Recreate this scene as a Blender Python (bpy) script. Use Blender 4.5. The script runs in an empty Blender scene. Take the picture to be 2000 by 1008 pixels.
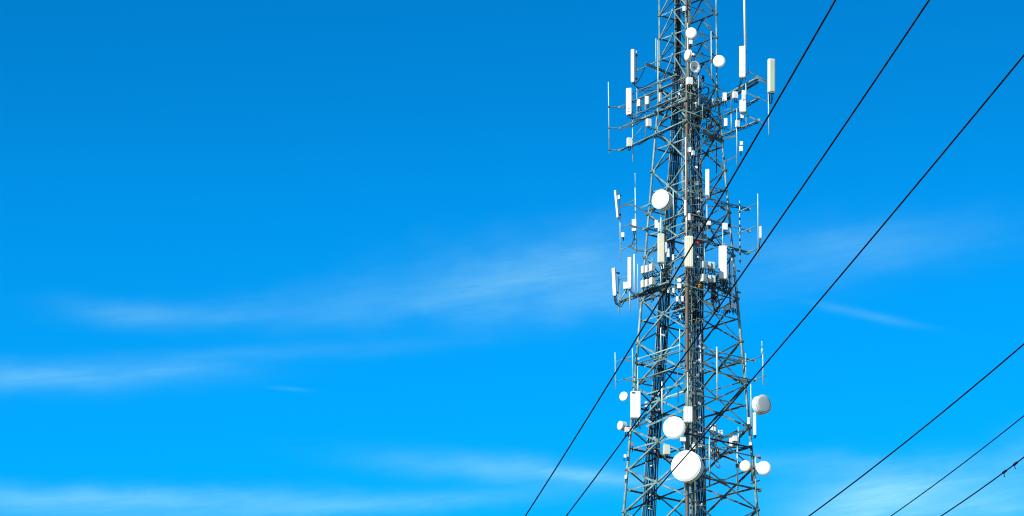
import bpy, bmesh, math, random
from mathutils import Vector, Matrix
R_ = random.Random(7)
scene = bpy.context.scene
col = scene.collection
PI = math.pi

# ------------------------------------------------------------------ camera
FPX = 7500.0            # focal length in pixels of the 2000 px wide photograph
PITCH = math.atan(0.31)
EYE = Vector((0, 0, 1.6))
DIST = 190.0            # horizontal distance to the tower axis
W0, H0 = 2000.0, 1008.0

def cam_matrix(roll):
    # looking along +Y, pitched up, rolled about the view axis
    return (Matrix.Rotation(math.radians(90) + PITCH, 4, 'X') @ Matrix.Rotation(roll, 4, 'Z'))

CM = cam_matrix(0)
def ray(px, py):
    d = Vector(((px - W0 / 2) / FPX, -(py - H0 / 2) / FPX, -1.0))
    return (CM.to_3x3() @ d)
def P(px, py, dy=0.0):
    d = ray(px, py)
    return EYE + d * ((DIST + dy) / d.y)
lo, hi = -0.03, 0.03
for _ in range(40):
    mid = (lo + hi) / 2
    CM = cam_matrix(mid)
    e = P(1343.2, 0).x - P(1348.6, 1008).x
    CM = cam_matrix(lo)
    e0 = P(1343.2, 0).x - P(1348.6, 1008).x
    if (e > 0) == (e0 > 0): lo = mid
    else: hi = mid
CM = cam_matrix((lo + hi) / 2)
cam_data = bpy.data.cameras.new('camera')
cam_data.sensor_width = 36
cam_data.lens = 36 * FPX / W0
cam_data.clip_start = 0.1
cam_data.clip_end = 20000
cam = bpy.data.objects.new('camera', cam_data)
col.objects.link(cam)
cam.matrix_world = Matrix.Translation(EYE) @ CM
scene.camera = cam

X0 = P(1343.2, 0).x
K = (P(1350, 500) - P(1349, 500)).length     # metres per pixel at the tower
KZ = (P(1350, 500).z - P(1350, 501).z)       # metres of height per pixel

# ------------------------------------------------------------------ materials
def nt(m):
    m.use_nodes = True
    n = m.node_tree
    b = n.nodes['Principled BSDF']
    return n, b
def mat(name, c, rough=0.5, metal=0.0, c2=None, scale=3.0, detail=6.0, pos=(0.4, 0.65), bump=0.0, spec=0.5):
    m = bpy.data.materials.new(name)
    n, b = nt(m)
    b.inputs['Roughness'].default_value = rough
    b.inputs['Metallic'].default_value = metal
    b.inputs['Specular IOR Level'].default_value = spec
    b.inputs['Base Color'].default_value = (*c, 1)
    if c2 is not None:
        tc = n.nodes.new('ShaderNodeTexCoord')
        nz = n.nodes.new('ShaderNodeTexNoise')
        nz.inputs['Scale'].default_value = scale
        nz.inputs['Detail'].default_value = detail
        nz.inputs['Roughness'].default_value = 0.65
        cr = n.nodes.new('ShaderNodeValToRGB')
        cr.color_ramp.elements[0].position = pos[0]
        cr.color_ramp.elements[1].position = pos[1]
        cr.color_ramp.elements[0].color = (*c, 1)
        cr.color_ramp.elements[1].color = (*c2, 1)
        n.links.new(tc.outputs['Object'], nz.inputs['Vector'])
        n.links.new(nz.outputs['Fac'], cr.inputs['Fac'])
        n.links.new(cr.outputs['Color'], b.inputs['Base Color'])
        if bump:
            bp = n.nodes.new('ShaderNodeBump')
            bp.inputs['Strength'].default_value = bump
            bp.inputs['Distance'].default_value = 0.02
            n.links.new(nz.outputs['Fac'], bp.inputs['Height'])
            n.links.new(bp.outputs['Normal'], b.inputs['Normal'])
    return m
M = {
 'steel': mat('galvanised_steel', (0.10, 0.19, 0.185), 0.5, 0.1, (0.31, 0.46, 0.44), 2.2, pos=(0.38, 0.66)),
 'steel_dark': mat('shaded_steel', (0.045, 0.08, 0.085), 0.6, 0.1, (0.17, 0.23, 0.22), 2.5, pos=(0.38, 0.68)),  # darker copy of the steel: shade of undersides and back faces put into the colour
 'pipe': mat('bright_galvanised_pipe', (0.36, 0.60, 0.60), 0.4, 0.1, (0.60, 0.78, 0.75), 2.0),
 'rust': mat('rusted_steel', (0.19, 0.23, 0.18), 0.65, 0.1, (0.15, 0.10, 0.065), 0.5, pos=(0.36, 0.5)),
 'white': mat('white_radome', (0.92, 0.92, 0.88), 0.4, 0, (0.83, 0.83, 0.78), 1.6, pos=(.45, .75)),
 'cream': mat('cream_radome', (0.88, 0.85, 0.62), 0.4, 0, (0.80, 0.77, 0.56), 1.6),
 'green_white': mat('pale_green_radome', (0.62, 0.66, 0.48), 0.4, 0, (0.55, 0.60, 0.45), 1.6),
 'greybox': mat('pale_grey_housing', (0.70, 0.74, 0.64), 0.45, 0, (0.58, 0.63, 0.56), 2.5),
 'shade_dish': mat('shaded_dish_cover', (0.64, 0.69, 0.64), 0.55, 0, (0.56, 0.62, 0.58), 1.5),  # white cover turned from the sun, its shade painted in as grey
 'back': mat('grey_metal_back', (0.20, 0.22, 0.21), 0.5, 0.3, (0.32, 0.33, 0.31), 4.0),
 'cable': mat('black_cable', (0.008, 0.010, 0.012), 0.65, spec=.25),
 'cable_blue': mat('dark_blue_cable', (0.012, 0.022, 0.045), 0.6, spec=.3),
 'cable_grey': mat('grey_cable', (0.16, 0.17, 0.16), 0.45, 0, (0.08, 0.09, 0.09), 2.0),
 'wire': mat('weathered_black_wire', (0.003, 0.005, 0.014), 0.8, 0, (0.008, 0.010, 0.02), 6.0, spec=.12),
 'clamp': mat('white_plastic_clamp', (0.80, 0.66, 0.66), 0.4),
 'red': mat('red_plastic', (0.55, 0.06, 0.05), 0.4),
 'orange': mat('orange_plastic', (0.85, 0.36, 0.03), 0.4),
 'slot': mat('dark_vent', (0.05, 0.05, 0.05), 0.6),
 'ground': mat('dry_grass', (0.10, 0.11, 0.045), 0.9, 0, (0.22, 0.19, 0.11), 0.05, 10),
 'concrete': mat('concrete', (0.32, 0.31, 0.29), 0.85, 0, (0.24, 0.23, 0.22), 3.0),
}

# ------------------------------------------------------------------ mesh builder
class MB:
    def __init__(s): s.v = []; s.f = []; s.sm = []
    def add(s, vs, fs, smooth=False):
        o = len(s.v)
        s.v += [Vector(v) for v in vs]
        s.f += [tuple(i + o for i in f) for f in fs]
        s.sm += [smooth] * len(fs)
        return s
    def tube(s, pts, r, seg=8, caps=True):
        pts = [Vector(p) for p in pts]
        n = len(pts)
        rs = r if isinstance(r, (list, tuple)) else [r] * n
        vs = []; prev = None
        for i, p in enumerate(pts):
            t = (pts[min(i + 1, n - 1)] - pts[max(i - 1, 0)])
            if t.length < 1e-9: t = Vector((0, 0, 1))
            t.normalize()
            if prev is None:
                a = Vector((0, 0, 1)) if abs(t.z) < 0.9 else Vector((0, 1, 0))
                u = t.cross(a).normalized()
            else:
                u = (prev - t * prev.dot(t))
                u = u.normalized() if u.length > 1e-6 else t.orthogonal().normalized()
            prev = u
            w = t.cross(u)
            for k in range(seg):
                a = 2 * PI * k / seg
                vs.append(p + (u * math.cos(a) + w * math.sin(a)) * rs[i])
        fs = []
        for i in range(n - 1):
            for k in range(seg):
                k2 = (k + 1) % seg
                fs.append((i * seg + k, i * seg + k2, (i + 1) * seg + k2, (i + 1) * seg + k))
        s.add(vs, fs, True)
        if caps:
            o = len(s.v) - len(vs)
            s.f.append(tuple(o + k for k in reversed(range(seg)))); s.sm.append(False)
            s.f.append(tuple(o + (n - 1) * seg + k for k in range(seg))); s.sm.append(False)
        return s
    def angle(s, a, b, w, face=None, t=None):
        """L-section bar from a to b with legs of width w"""
        a = Vector(a); b = Vector(b); t = t or w * 0.14
        d = (b - a).normalized()
        n = Vector(face) if face is not None else Vector((0, -1, 0))
        n = n - d * n.dot(d)
        n = n.normalized() if n.length > 1e-6 else d.orthogonal().normalized()
        u = d.cross(n)
        prof = [(0, 0), (w, 0), (w, t), (t, t), (t, w), (0, w)]
        vs = []
        for p in (a, b):
            for (x, y) in prof:
                vs.append(p + u * (x - w / 2) - n * (y))
        fs = [(i, (i + 1) % 6, 6 + (i + 1) % 6, 6 + i) for i in range(6)]
        fs += [(5, 4, 3, 2, 1, 0), (6, 7, 8, 9, 10, 11)]
        return s.add(vs, fs)
    def box(s, c, u, w, n, hu, hw, hn, ch=0.0):
        """box with half sizes hu, hw, hn along u (across), w (up), n (out); ch = chamfer of the long edges"""
        c = Vector(c)
        if ch <= 0:
            vs = [c + u * (sx * hu) + w * (sy * hw) + n * (sz * hn) for sx in (-1, 1) for sy in (-1, 1) for sz in (-1, 1)]
            fs = [(0, 1, 3, 2), (4, 6, 7, 5), (0, 4, 5, 1), (2, 3, 7, 6), (0, 2, 6, 4), (1, 5, 7, 3)]
            return s.add(vs, fs)
        # rounded cross section loft
        prof = []
        for (cx, cz, a0) in ((hu - ch, hn - ch, 0), (-(hu - ch), hn - ch, 90), (-(hu - ch), -(hn - ch), 180), (hu - ch, -(hn - ch), 270)):
            for k in range(4):
                a = math.radians(a0 + k * 30)
                prof.append((cx + ch * math.cos(a), cz + ch * math.sin(a)))
        m = len(prof); vs = []
        lv = [(-hw, 1 - ch / hu * 0.5), (-hw + ch * 0.5, 1), (hw - ch * 0.5, 1), (hw, 1 - ch / hu * 0.5)]
        for (z, k) in lv:
            for (x, y) in prof:
                vs.append(c + u * (x * k) + w * z + n * (y * k))
        fs = []
        for i in range(3):
            for j in range(m):
                j2 = (j + 1) % m
                fs.append((i * m + j, i * m + j2, (i + 1) * m + j2, (i + 1) * m + j))
        fs.append(tuple(reversed(range(m)))); fs.append(tuple(3 * m + j for j in range(m)))
        return s.add(vs, fs)
    def rev(s, c, ax, prof, seg=40, smooth=True):
        """surface of revolution about ax through c; prof = [(along, radius)...]"""
        ax = Vector(ax).normalized(); u = ax.orthogonal().normalized(); w = ax.cross(u)
        vs = []
        for (h, r) in prof:
            for k in range(seg):
                a = 2 * PI * k / seg
                vs.append(Vector(c) + ax * h + (u * math.cos(a) + w * math.sin(a)) * max(r, 1e-4))
        fs = []
        for i in range(len(prof) - 1):
            for k in range(seg):
                k2 = (k + 1) % seg
                fs.append((i * seg + k, i * seg + k2, (i + 1) * seg + k2, (i + 1) * seg + k))
        return s.add(vs, fs, smooth)
    def build(s, name, m, parent=None, org=None):
        org = Vector(org) if org is not None else Vector((0, 0, 0))
        me = bpy.data.meshes.new(name)
        me.from_pydata([v - org for v in s.v], [], s.f)
        me.materials.append(M[m])
        for p, q in zip(me.polygons, s.sm): p.use_smooth = q
        bm = bmesh.new(); bm.from_mesh(me)
        bmesh.ops.recalc_face_normals(bm, faces=bm.faces)
        bm.to_mesh(me); bm.free()
        o = bpy.data.objects.new(name, me)
        col.objects.link(o)
        if parent is not None: o.parent = parent
        else: o.location = org
        return o

class Thing:
    def __init__(s, name, loc, label, cat, group=None):
        s.o = bpy.data.objects.new(name, None); col.objects.link(s.o)
        s.org = Vector(loc); s.o.location = s.org
        s.o.empty_display_size = 0.3
        s.o['label'] = label; s.o['category'] = cat
        if group: s.o['group'] = group
    def part(s, name, mb, m, under=None, label=None, kind=None):
        o = mb.build(name, m, under or s.o, s.org)
        if label: o['label'] = label
        if kind: o['kind'] = kind
        return o

UP = Vector((0, 0, 1))
def basis(az, el=0.0):
    a = math.radians(az); e = math.radians(el)
    n = Vector((math.sin(a) * math.cos(e), -math.cos(a) * math.cos(e), math.sin(e)))
    u = Vector((math.cos(a), math.sin(a), 0))
    w = u.cross(n) * -1
    if w.z < 0: w = -w
    return u, w, n

# ------------------------------------------------------------------ tower geometry
A = math.radians(5.5)
cA, sA = math.cos(A), math.sin(A)
ZB = P(1344, 170).z                       # where the straight top section starts
RT = 56.5 * K / cA
Z1 = P(1348, 1000).z; R1 = 127.3 * K / cA
def RZ(z): return RT if z >= ZB else RT + (R1 - RT) * (ZB - z) / (ZB - Z1)
def leg(i, z, k=1.0):
    """0 left, 1 front, 2 right, 3 back"""
    r = RZ(z) * k
    dx, dy = [(-cA, sA), (-sA, -cA), (cA, -sA), (sA, cA)][i]
    return Vector((X0 + dx * r, DIST + dy * r, z))
def leg_px_z(i, px, py):
    z = P(px, py).z
    for _ in range(4):
        z = P(px, py, leg(i, z).y - DIST).z
    return z
def D(mode, px, py, off=0.0):
    """depth (metres behind the axis) of a pixel on one of the tower's face planes, moved off metres toward the camera"""
    if isinstance(mode, (int, float)): return mode - off
    dy = 0.0
    for _ in range(6):
        p = P(px, py, dy); u = p.x - X0; r = RZ(p.z)
        if mode == 'LF': d = r * sA - (cA + sA) / (cA - sA) * (u + r * cA)
        elif mode == 'RB': d = -r * sA - (cA + sA) / (cA - sA) * (u - r * cA)
        elif mode == 'RF': d = -r * cA + (cA - sA) / (cA + sA) * (u + r * sA)
        elif mode == 'LB': d = r * sA + (cA - sA) / (cA + sA) * (u + r * cA)
        elif mode == 'L': d = r * sA
        elif mode == 'R': d = -r * sA
        elif mode == 'F': d = -r * cA
        elif mode == 'B': d = r * cA
        else: d = 0.0
        dy = 0.4 * dy + 0.6 * d
    return d - off
def Q(px, py, mode='C', off=0.0):
    return P(px, py, D(mode, px, py, off))

tower = Thing('lattice_tower', (X0, DIST, 0), 'tall four legged steel lattice tower carrying all the antennas', 'tower')
ZTOP = P(1344, 0).z + 9.0
nodes_px = [(1282, 252), (1276, 336), (1270, 419), (1263, 503), (1256, 587), (1249, 671), (1242, 756), (1235, 839), (1229, 918), (1222, 1000)]
zn = [leg_px_z(0, x, y) for x, y in nodes_px]
step = 2.55
zz = zn[-1]
low = []
while zz > 6.5:
    step *= 1.055; zz -= step; low.append(zz)
low = [z for z in low if z > 3.0] + [0.25]
zn_all = [ZB] + zn + low                 # X-braced bays of the tapering part
top_px = [160, 117, 77, 31]
zt = [ZB] + [leg_px_z(0, 1288, y) for y in top_px[1:]]
while zt[-1] < ZTOP: zt.append(zt[-1] + (zt[2] - zt[1]))
# legs
for i in range(4):
    zs = [0.0] + list(reversed(low[:-1])) + list(reversed(zn)) + [ZB] + [zt[-1]]
    rr = [0.16 if z < zn[-1] - 3 else (0.075 if z < zn[3] else (0.062 if z < ZB else 0.045)) for z in zs]
    if i == 1: rr = [r * 1.35 for r in rr]
    mb = MB().tube([leg(i, z) for z in zs], rr, 10)
    L = tower.part('leg', mb, 'rust' if i == 1 else 'steel', label='rust streaked leg nearest the camera' if i == 1 else None)
    for z in zn + zt[:5]:                 # bolted flanges at the joints
        p = leg(i, z); r = 0.14 if z < ZB else 0.09
        tower.part('flange', MB().rev(p, UP, [(-0.045, 0), (-0.045, r), (0.045, r), (0.045, 0)], 10, False), 'steel_dark', under=L)
faces = [(0, 1), (1, 2), (2, 3), (3, 0)]
def fnorm(a, b):
    d = (b - a); n = Vector((d.y, -d.x, 0))
    c = Vector((X0, DIST, a.z)); m_ = (a + b) / 2 - c; m_.z = 0
    if n.dot(m_) < 0: n = -n
    return n.normalized()
def plate(mb, p, n, r):
    u = n.cross(UP).normalized()
    mb.box(p + n * 0.004, u, UP, n, r, r, 0.008)
for bi in range(len(zn_all) - 1):
    za, zb = zn_all[bi], zn_all[bi + 1]
    zm = zb + (za - zb) * RZ(zb) / (RZ(za) + RZ(zb))
    for (i, j) in faces:
        n = fnorm(leg(i, zb), leg(j, zb))
        h = 0.085 if zb < zn[5] else 0.07
        if zb < zn[-1] - 5: h = 0.12
        mb = MB()
        mb.angle(leg(i, za) + n * .03, leg(j, zb) + n * .03, h, n)
        mb.angle(leg(j, za) - n * .02, leg(i, zb) - n * .02, h, n)
        pm = (leg(i, zm) + leg(j, zm)) / 2
        plate(mb, pm + n * .05, n, 0.11)
        if bi < 13: plate(mb, leg(i, za) + (leg(j, za) - leg(i, za)).normalized() * .14 + n * .05, n, 0.10)
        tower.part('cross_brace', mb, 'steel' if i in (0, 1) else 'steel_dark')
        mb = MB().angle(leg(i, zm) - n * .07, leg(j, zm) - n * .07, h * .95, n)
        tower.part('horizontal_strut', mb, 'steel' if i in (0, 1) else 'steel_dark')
    # plan bracing inside the tower
    mb = MB().angle(leg(0, zm), leg(2, zm), .05).angle(leg(1, zm), leg(3, zm) , .05)
    if bi % 2 == 0 and bi < 12: tower.part('plan_brace', mb, 'steel_dark')
for k in range(len(zt) - 1):
    za, zb = zt[k + 1], zt[k]
    for (i, j) in faces:
        n = fnorm(leg(i, zb), leg(j, zb))
        m_ = (leg(i, za) + leg(j, za)) / 2
        mb = MB().angle(m_ + n * .01, leg(i, zb) + n * .01, .055, n).angle(m_ + n * .01, leg(j, zb) + n * .01, .055, n)
        plate(mb, m_ + n * .04, n, .07)
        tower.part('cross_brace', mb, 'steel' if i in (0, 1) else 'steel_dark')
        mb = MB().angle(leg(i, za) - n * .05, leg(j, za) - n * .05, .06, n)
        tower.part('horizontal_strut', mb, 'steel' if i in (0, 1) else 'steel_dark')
for i in range(4):
    p = leg(i, 0)
    tower.part('footing', MB().rev(p, UP, [(-0.5, 0), (-0.5, .7), (0.3, .65), (0.3, 0)], 20, False), 'concrete')

# cable ladders up the tower -------------------------------------------------
def path_at(path, y):
    for (y0, x0), (y1, x1) in zip(path, path[1:]):
        if y0 <= y <= y1: return x0 + (x1 - x0) * (y - y0) / (y1 - y0)
    return path[-1][1] + (y - path[-1][0]) * (path[-1][1] - path[-2][1]) / (path[-1][0] - path[-2][0]) if y > path[-1][0] else path[0][1]
def ladder(path, halfw, mode, off, ncab, y0, y1, clips, clipx, rmin=.011, rmax=.024, dens=1.0):
    ys = list(range(y0, y1 + 1, 28))
    rail = MB()
    for s in (-1, 1):
        rail.tube([Q(path_at(path, y) + s * halfw(y), y, mode, off) for y in ys], 0.028, 6)
    lad = tower.part('cable_ladder', rail, 'steel')
    for y in range(max(y0, -20), 1030, 28):
        x = path_at(path, y); h = halfw(y)
        tower.part('rung', MB().tube([Q(x - h, y, mode, off + .16), Q(x + h, y, mode, off + .16)], 0.022, 6), 'steel', under=lad)
    for c in range(ncab):
        t = (c + 0.5) / ncab * 2 - 1
        r = R_.uniform(rmin, rmax)
        dd = off + R_.choice((-.07, .07, .13)) ; ph = R_.uniform(0, 6)
        ys2 = list(range(y0, y1 + 1, 12))
        stop = y0 if R_.random() < .55 else int(R_.uniform(y0, y0 + (y1 - y0) * .45))
        ys2 = [y for y in ys2 if y >= stop]
        pts = [Q(path_at(path, y) + (t * .95 + .07 * math.sin(y * .03 + ph) + R_.uniform(-.03, .03)) * halfw(y), y, mode, dd + .02 * math.sin(y * .05 + ph)) for y in ys2]
        m_ = R_.choice(['cable', 'cable', 'cable', 'cable_grey', 'cable_grey', 'cable', 'cable_blue', 'steel'])
        tower.part('feeder_cable', MB().tube(pts, r, 6), m_, under=lad)
    for y in clips:
        mb = MB()
        x = path_at(path, y) + clipx
        for k in range(3):
            p = Q(x + R_.uniform(-2.5, 3), y + R_.uniform(-1.5, 1.5), mode, off + .32)
            u, w, n = basis(R_.uniform(-40, 20))
            mb.box(p, u, w, n, R_.uniform(.035, .06), R_.uniform(.03, .05), .03)
        tower.part('cable_clamp', mb, 'clamp', under=lad)
    return lad
LP = [(-200, 1324), (0, 1324), (200, 1324), (300, 1319), (400, 1311), (480, 1307), (560, 1299), (640, 1294), (700, 1290), (760, 1286), (840, 1279), (900, 1273), (1008, 1267)]
ladder(LP, lambda y: 5.5 if y < 150 else (10.5 if y < 500 else 10 + (y - 500) / 508 * 3), 'LB', 0.15, 20, -150, 1360,
       [655, 768, 800, 856, 882, 910, 938, 967, 994], 2, .012, .028)
RP = [(-200, 1343), (0, 1343), (130, 1345), (230, 1353), (330, 1360), (480, 1364), (640, 1363), (760, 1364), (900, 1367), (1008, 1369)]
ladder(RP, lambda y: 5 if y < 140 else (10 if y < 330 else 10), 'C', -0.15, 19, -150, 1360,
       [326, 356, 386, 414, 502, 587, 640, 676, 704, 733, 760, 788, 816, 846, 873, 958, 986], 0)
CP = [(-100, 1332), (170, 1340), (330, 1336), (640, 1349), (1008, 1352)]
ladder(CP, lambda y: 4.5 if y < 600 else 3.5, 'C', 0.45, 8, 150, 1360, [], 0, .01, .02)
# climbing ladder against the near leg
cl = MB()
for s in (-1, 1):
    cl.tube([Q(1346 + s * 4 + (y - 500) * .004, y, 'F', -.5) for y in range(-100, 1380, 60)], .016, 6)
for y in range(-100, 1370, 11):
    cl.tube([Q(1342 + (y - 500) * .004, y, 'F', -.5), Q(1350 + (y - 500) * .004, y, 'F', -.5)], .012, 5)
tower.part('climbing_ladder', cl, 'steel')
tower.part('signal_fitting', MB().rev(Q(1365, 473, 'C', .6), (0, -1, 0), [(-.05, 0), (-.05, .12), (.05, .12), (.08, 0)], 14), 'red')
tower.part('signal_fitting', MB().rev(Q(1367, 559, 'C', .6), (.2, -1, 0), [(-.05, 0), (-.05, .11), (.05, .11), (.08, 0)], 14), 'orange')

# tangled jumper loops in the core of the two dense levels
def junctions(n, x0, x1, y0, y1, mode='C'):
    for k in range(n):
        c = Q(R_.uniform(x0, x1), R_.uniform(y0, y1), mode, R_.uniform(-.2, 1.3)); u, w, nn = basis(R_.uniform(-50, 50), R_.uniform(-15, 15))
        mb = MB().box(c, u, w, nn, R_.uniform(.035, .09), R_.uniform(.03, .12), R_.uniform(.03, .07), .012)
        mb.tube([c - w * .02, c - w * R_.uniform(.15, .4) + u * R_.uniform(-.15, .15)], .016, 6)
        tower.part('junction_box', mb, R_.choice(['back', 'steel_dark', 'greybox', 'steel', 'cable', 'steel_dark']))
def loops(n, x0, x1, y0, y1, smin, smax, mode='C', offr=(-.6, 1.2), mats=('cable', 'cable', 'cable_blue', 'cable_grey', 'steel_dark')):
    for _ in range(n):
        x = R_.uniform(x0, x1); y = R_.uniform(y0, y1); off = R_.uniform(*offr)
        w = R_.uniform(smin, smax); h = R_.uniform(smin, smax) * 1.3; ph = R_.uniform(0, 6)
        pts = []
        tot = R_.uniform(6, 15); nn = 34; wx = R_.uniform(-4, 4); wy = R_.uniform(-7, 7)
        for k in range(nn):
            a = ph + tot * k / (nn - 1)
            g_ = k / nn - .5; q_ = 1 + .35 * math.sin(2.3 * a + ph)
            pts.append(Q(x + w * q_ * math.cos(a) + wx * g_, y + h * q_ * math.sin(a) + wy * g_, mode, off + .3 * g_))
        tower.part('cable_loop', MB().tube(pts, R_.uniform(.016, .036), 6), R_.choice(mats))
loops(38, 1326, 1376, 148, 262, 3, 11)
junctions(26, 1326, 1374, 150, 262)
junctions(16, 1318, 1372, 545, 630)
junctions(8, 1372, 1410, 195, 285)
loops(8, 1368, 1412, 190, 285, 2, 6)
loops(22, 1318, 1372, 548, 628, 3, 10)
loops(8, 1328, 1378, 372, 460, 2, 7)
loops(5, 1262, 1288, 785, 832, 2, 6, 'LB')
junctions(13, 1328, 1378, 372, 462)
junctions(7, 1345, 1400, 838, 905)
loops(9, 1392, 1428, 545, 612, 3, 9, 'R', (-.3, .8))
loops(8, 1385, 1405, 850, 915, 3, 9, 'R', (0, .8))

# ------------------------------------------------------------------ antennas
def jumper(t, start, end, sag=4, n=14, r=.021, m='cable', under=None):
    """start, end = (px, py, mode, off)"""
    d0 = D(start[2], start[0], start[1], start[3]); d1 = D(end[2], end[0], end[1], end[3])
    pts = []
    for k in range(n):
        f = k / (n - 1)
        px = start[0] + (end[0] - start[0]) * (f ** 1.3)
        py = start[1] + (end[1] - start[1]) * f + sag * 4 * f * (1 - f) * (1 - .3 * f) + (math.sin(f * 9 + start[0]) * .8 if 0 < k < n - 1 else 0)
        pts.append(P(px, py, d0 + (d1 - d0) * f))
    t.part('jumper_cable', MB().tube(pts, r, 6), m, under)

def panel(label, x, y0, y1, w, az=0, mode='C', off=0, dep=None, m='white', pipe=None, lean=0, jump=None, group=None, cat='panel antenna', caps=True, ribs=0, slot=False, sag=8, cover=None):
    """x centre, y0 top, y1 bottom, w front width (px); pipe=(x,y0,y1)"""
    dd = D(mode, x, (y0 + y1) / 2, off)
    a = P(x - lean / 2, y0, dd); b = P(x + lean / 2, y1, dd)
    t = Thing('panel_antenna', b, label, cat, group)
    u, _, n = basis(az)
    up = (a - b).normalized()
    hw = w * K / 2; hn = (dep if dep else w * .45) * K / 2
    c = (a + b) / 2; hh = (a - b).length / 2
    t.part('radome', MB().box(c, u, up, n, hw, hh, hn, min(hw, hn) * .45), m)
    if ribs:
        rb = MB()
        for k in range(ribs):
            xx = (k + .5) / ribs * 2 - 1
            rb.box(c + u * (xx * hw * .62) + n * (hn + .003), u, up, n, hw * .10, hh * .96, .007)
        t.part('rib', rb, m)
    if cover:
        t.part('front_cover', MB().box(c + u * hw * .08 + n * (hn + .012), u, up, n, hw * .66, hh * .95, .014, .01), cover)
    if slot:
        t.part('vent', MB().box(a - up * .1 - u * hw * .45 + n * hn, u, up, n, hw * .3, .035, .008), 'slot')
    if caps:
        t.part('end_cap', MB().box(b - up * .02, u, up, n, hw * .82, .022, hn * .82), 'back')
        cn = MB()
        for k in (-.45, 0, .45):
            cn.tube([b + u * hw * k, b + u * hw * k - up * .1], .018, 6)
        t.part('connector', cn, 'back')
    if pipe:
        xp, p0, p1 = pipe[:3]; pr = pipe[3] if len(pipe) > 3 else 1.15
        dp = dd + .12 + hn
        t.part('pipe', MB().tube([P(xp, p0, dp), P(xp + (p1 - p0) * .012, p1, dp)], pr * K, 8), 'pipe')
        for f in (.14, .86):
            q = b + (a - b) * f; e = Vector(P(xp, p0, dp)); e.z = q.z
            t.part('bracket', MB().tube([q - n * hn * .5, e], .03, 6).box(e, u, UP, n, .055, .04, .055), 'steel_dark')
    if jump:
        for k, (jx, jy, jm, jo) in enumerate(jump):
            jumper(t, (x + lean / 2 + (k - 1) * w * .25, y1 + 2, mode, off), (jx, jy, jm, jo), sag + 3 * k)
    return t

def radio(label, x, y, w, h, az=0, mode='C', off=0, m='white', jump=None, dep=None, group=None, cables=2, pipe=None):
    dd = D(mode, x, y, off)
    c = P(x, y, dd)
    u, _, n = basis(az)
    hw, hh, hn = w * K / 2, h * KZ / 2, (dep or w * .7) * K / 2
    t = Thing('radio_unit', c - UP * hh, label, 'radio unit', group)
    t.part('housing', MB().box(c, u, UP, n, hw, hh, hn, min(hw, hn) * .22), m)
    fins = MB()
    for k in range(6):
        f = (k + .5) / 6 * 2 - 1
        fins.box(c + u * (f * hw * .85) - n * (hn + .02), u, UP, n, .006, hh * .9, .025)
    t.part('cooling_fin', fins, 'back')
    t.part('bracket', MB().box(c - n * (hn + .07), u, UP, n, hw * .5, hh * .6, .025).tube([c - n * hn, c - n * (hn + .2)], .03, 6), 'steel_dark')
    if pipe:
        dp = dd + hn / 1.0 + .22
        t.part('pipe', MB().tube([P(pipe[0], pipe[1], dp), P(pipe[0], pipe[2], dp)], 1.1 * K, 8), 'pipe')
    for k in range(cables):
        xx = x + (k - (cables - 1) / 2) * w * .35
        if jump: jumper(t, (xx, y + h / 2 - 1, mode, off), jump[k % len(jump)], R_.uniform(5, 10), r=.018)
        else:
            sx = R_.uniform(-5, 5)
            jumper(t, (xx, y + h / 2 - 1, mode, off), (xx + sx, y + R_.uniform(-1, 8) + h / 2, mode, off - .35), R_.uniform(5, 9), 10, .018)
    return t

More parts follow.
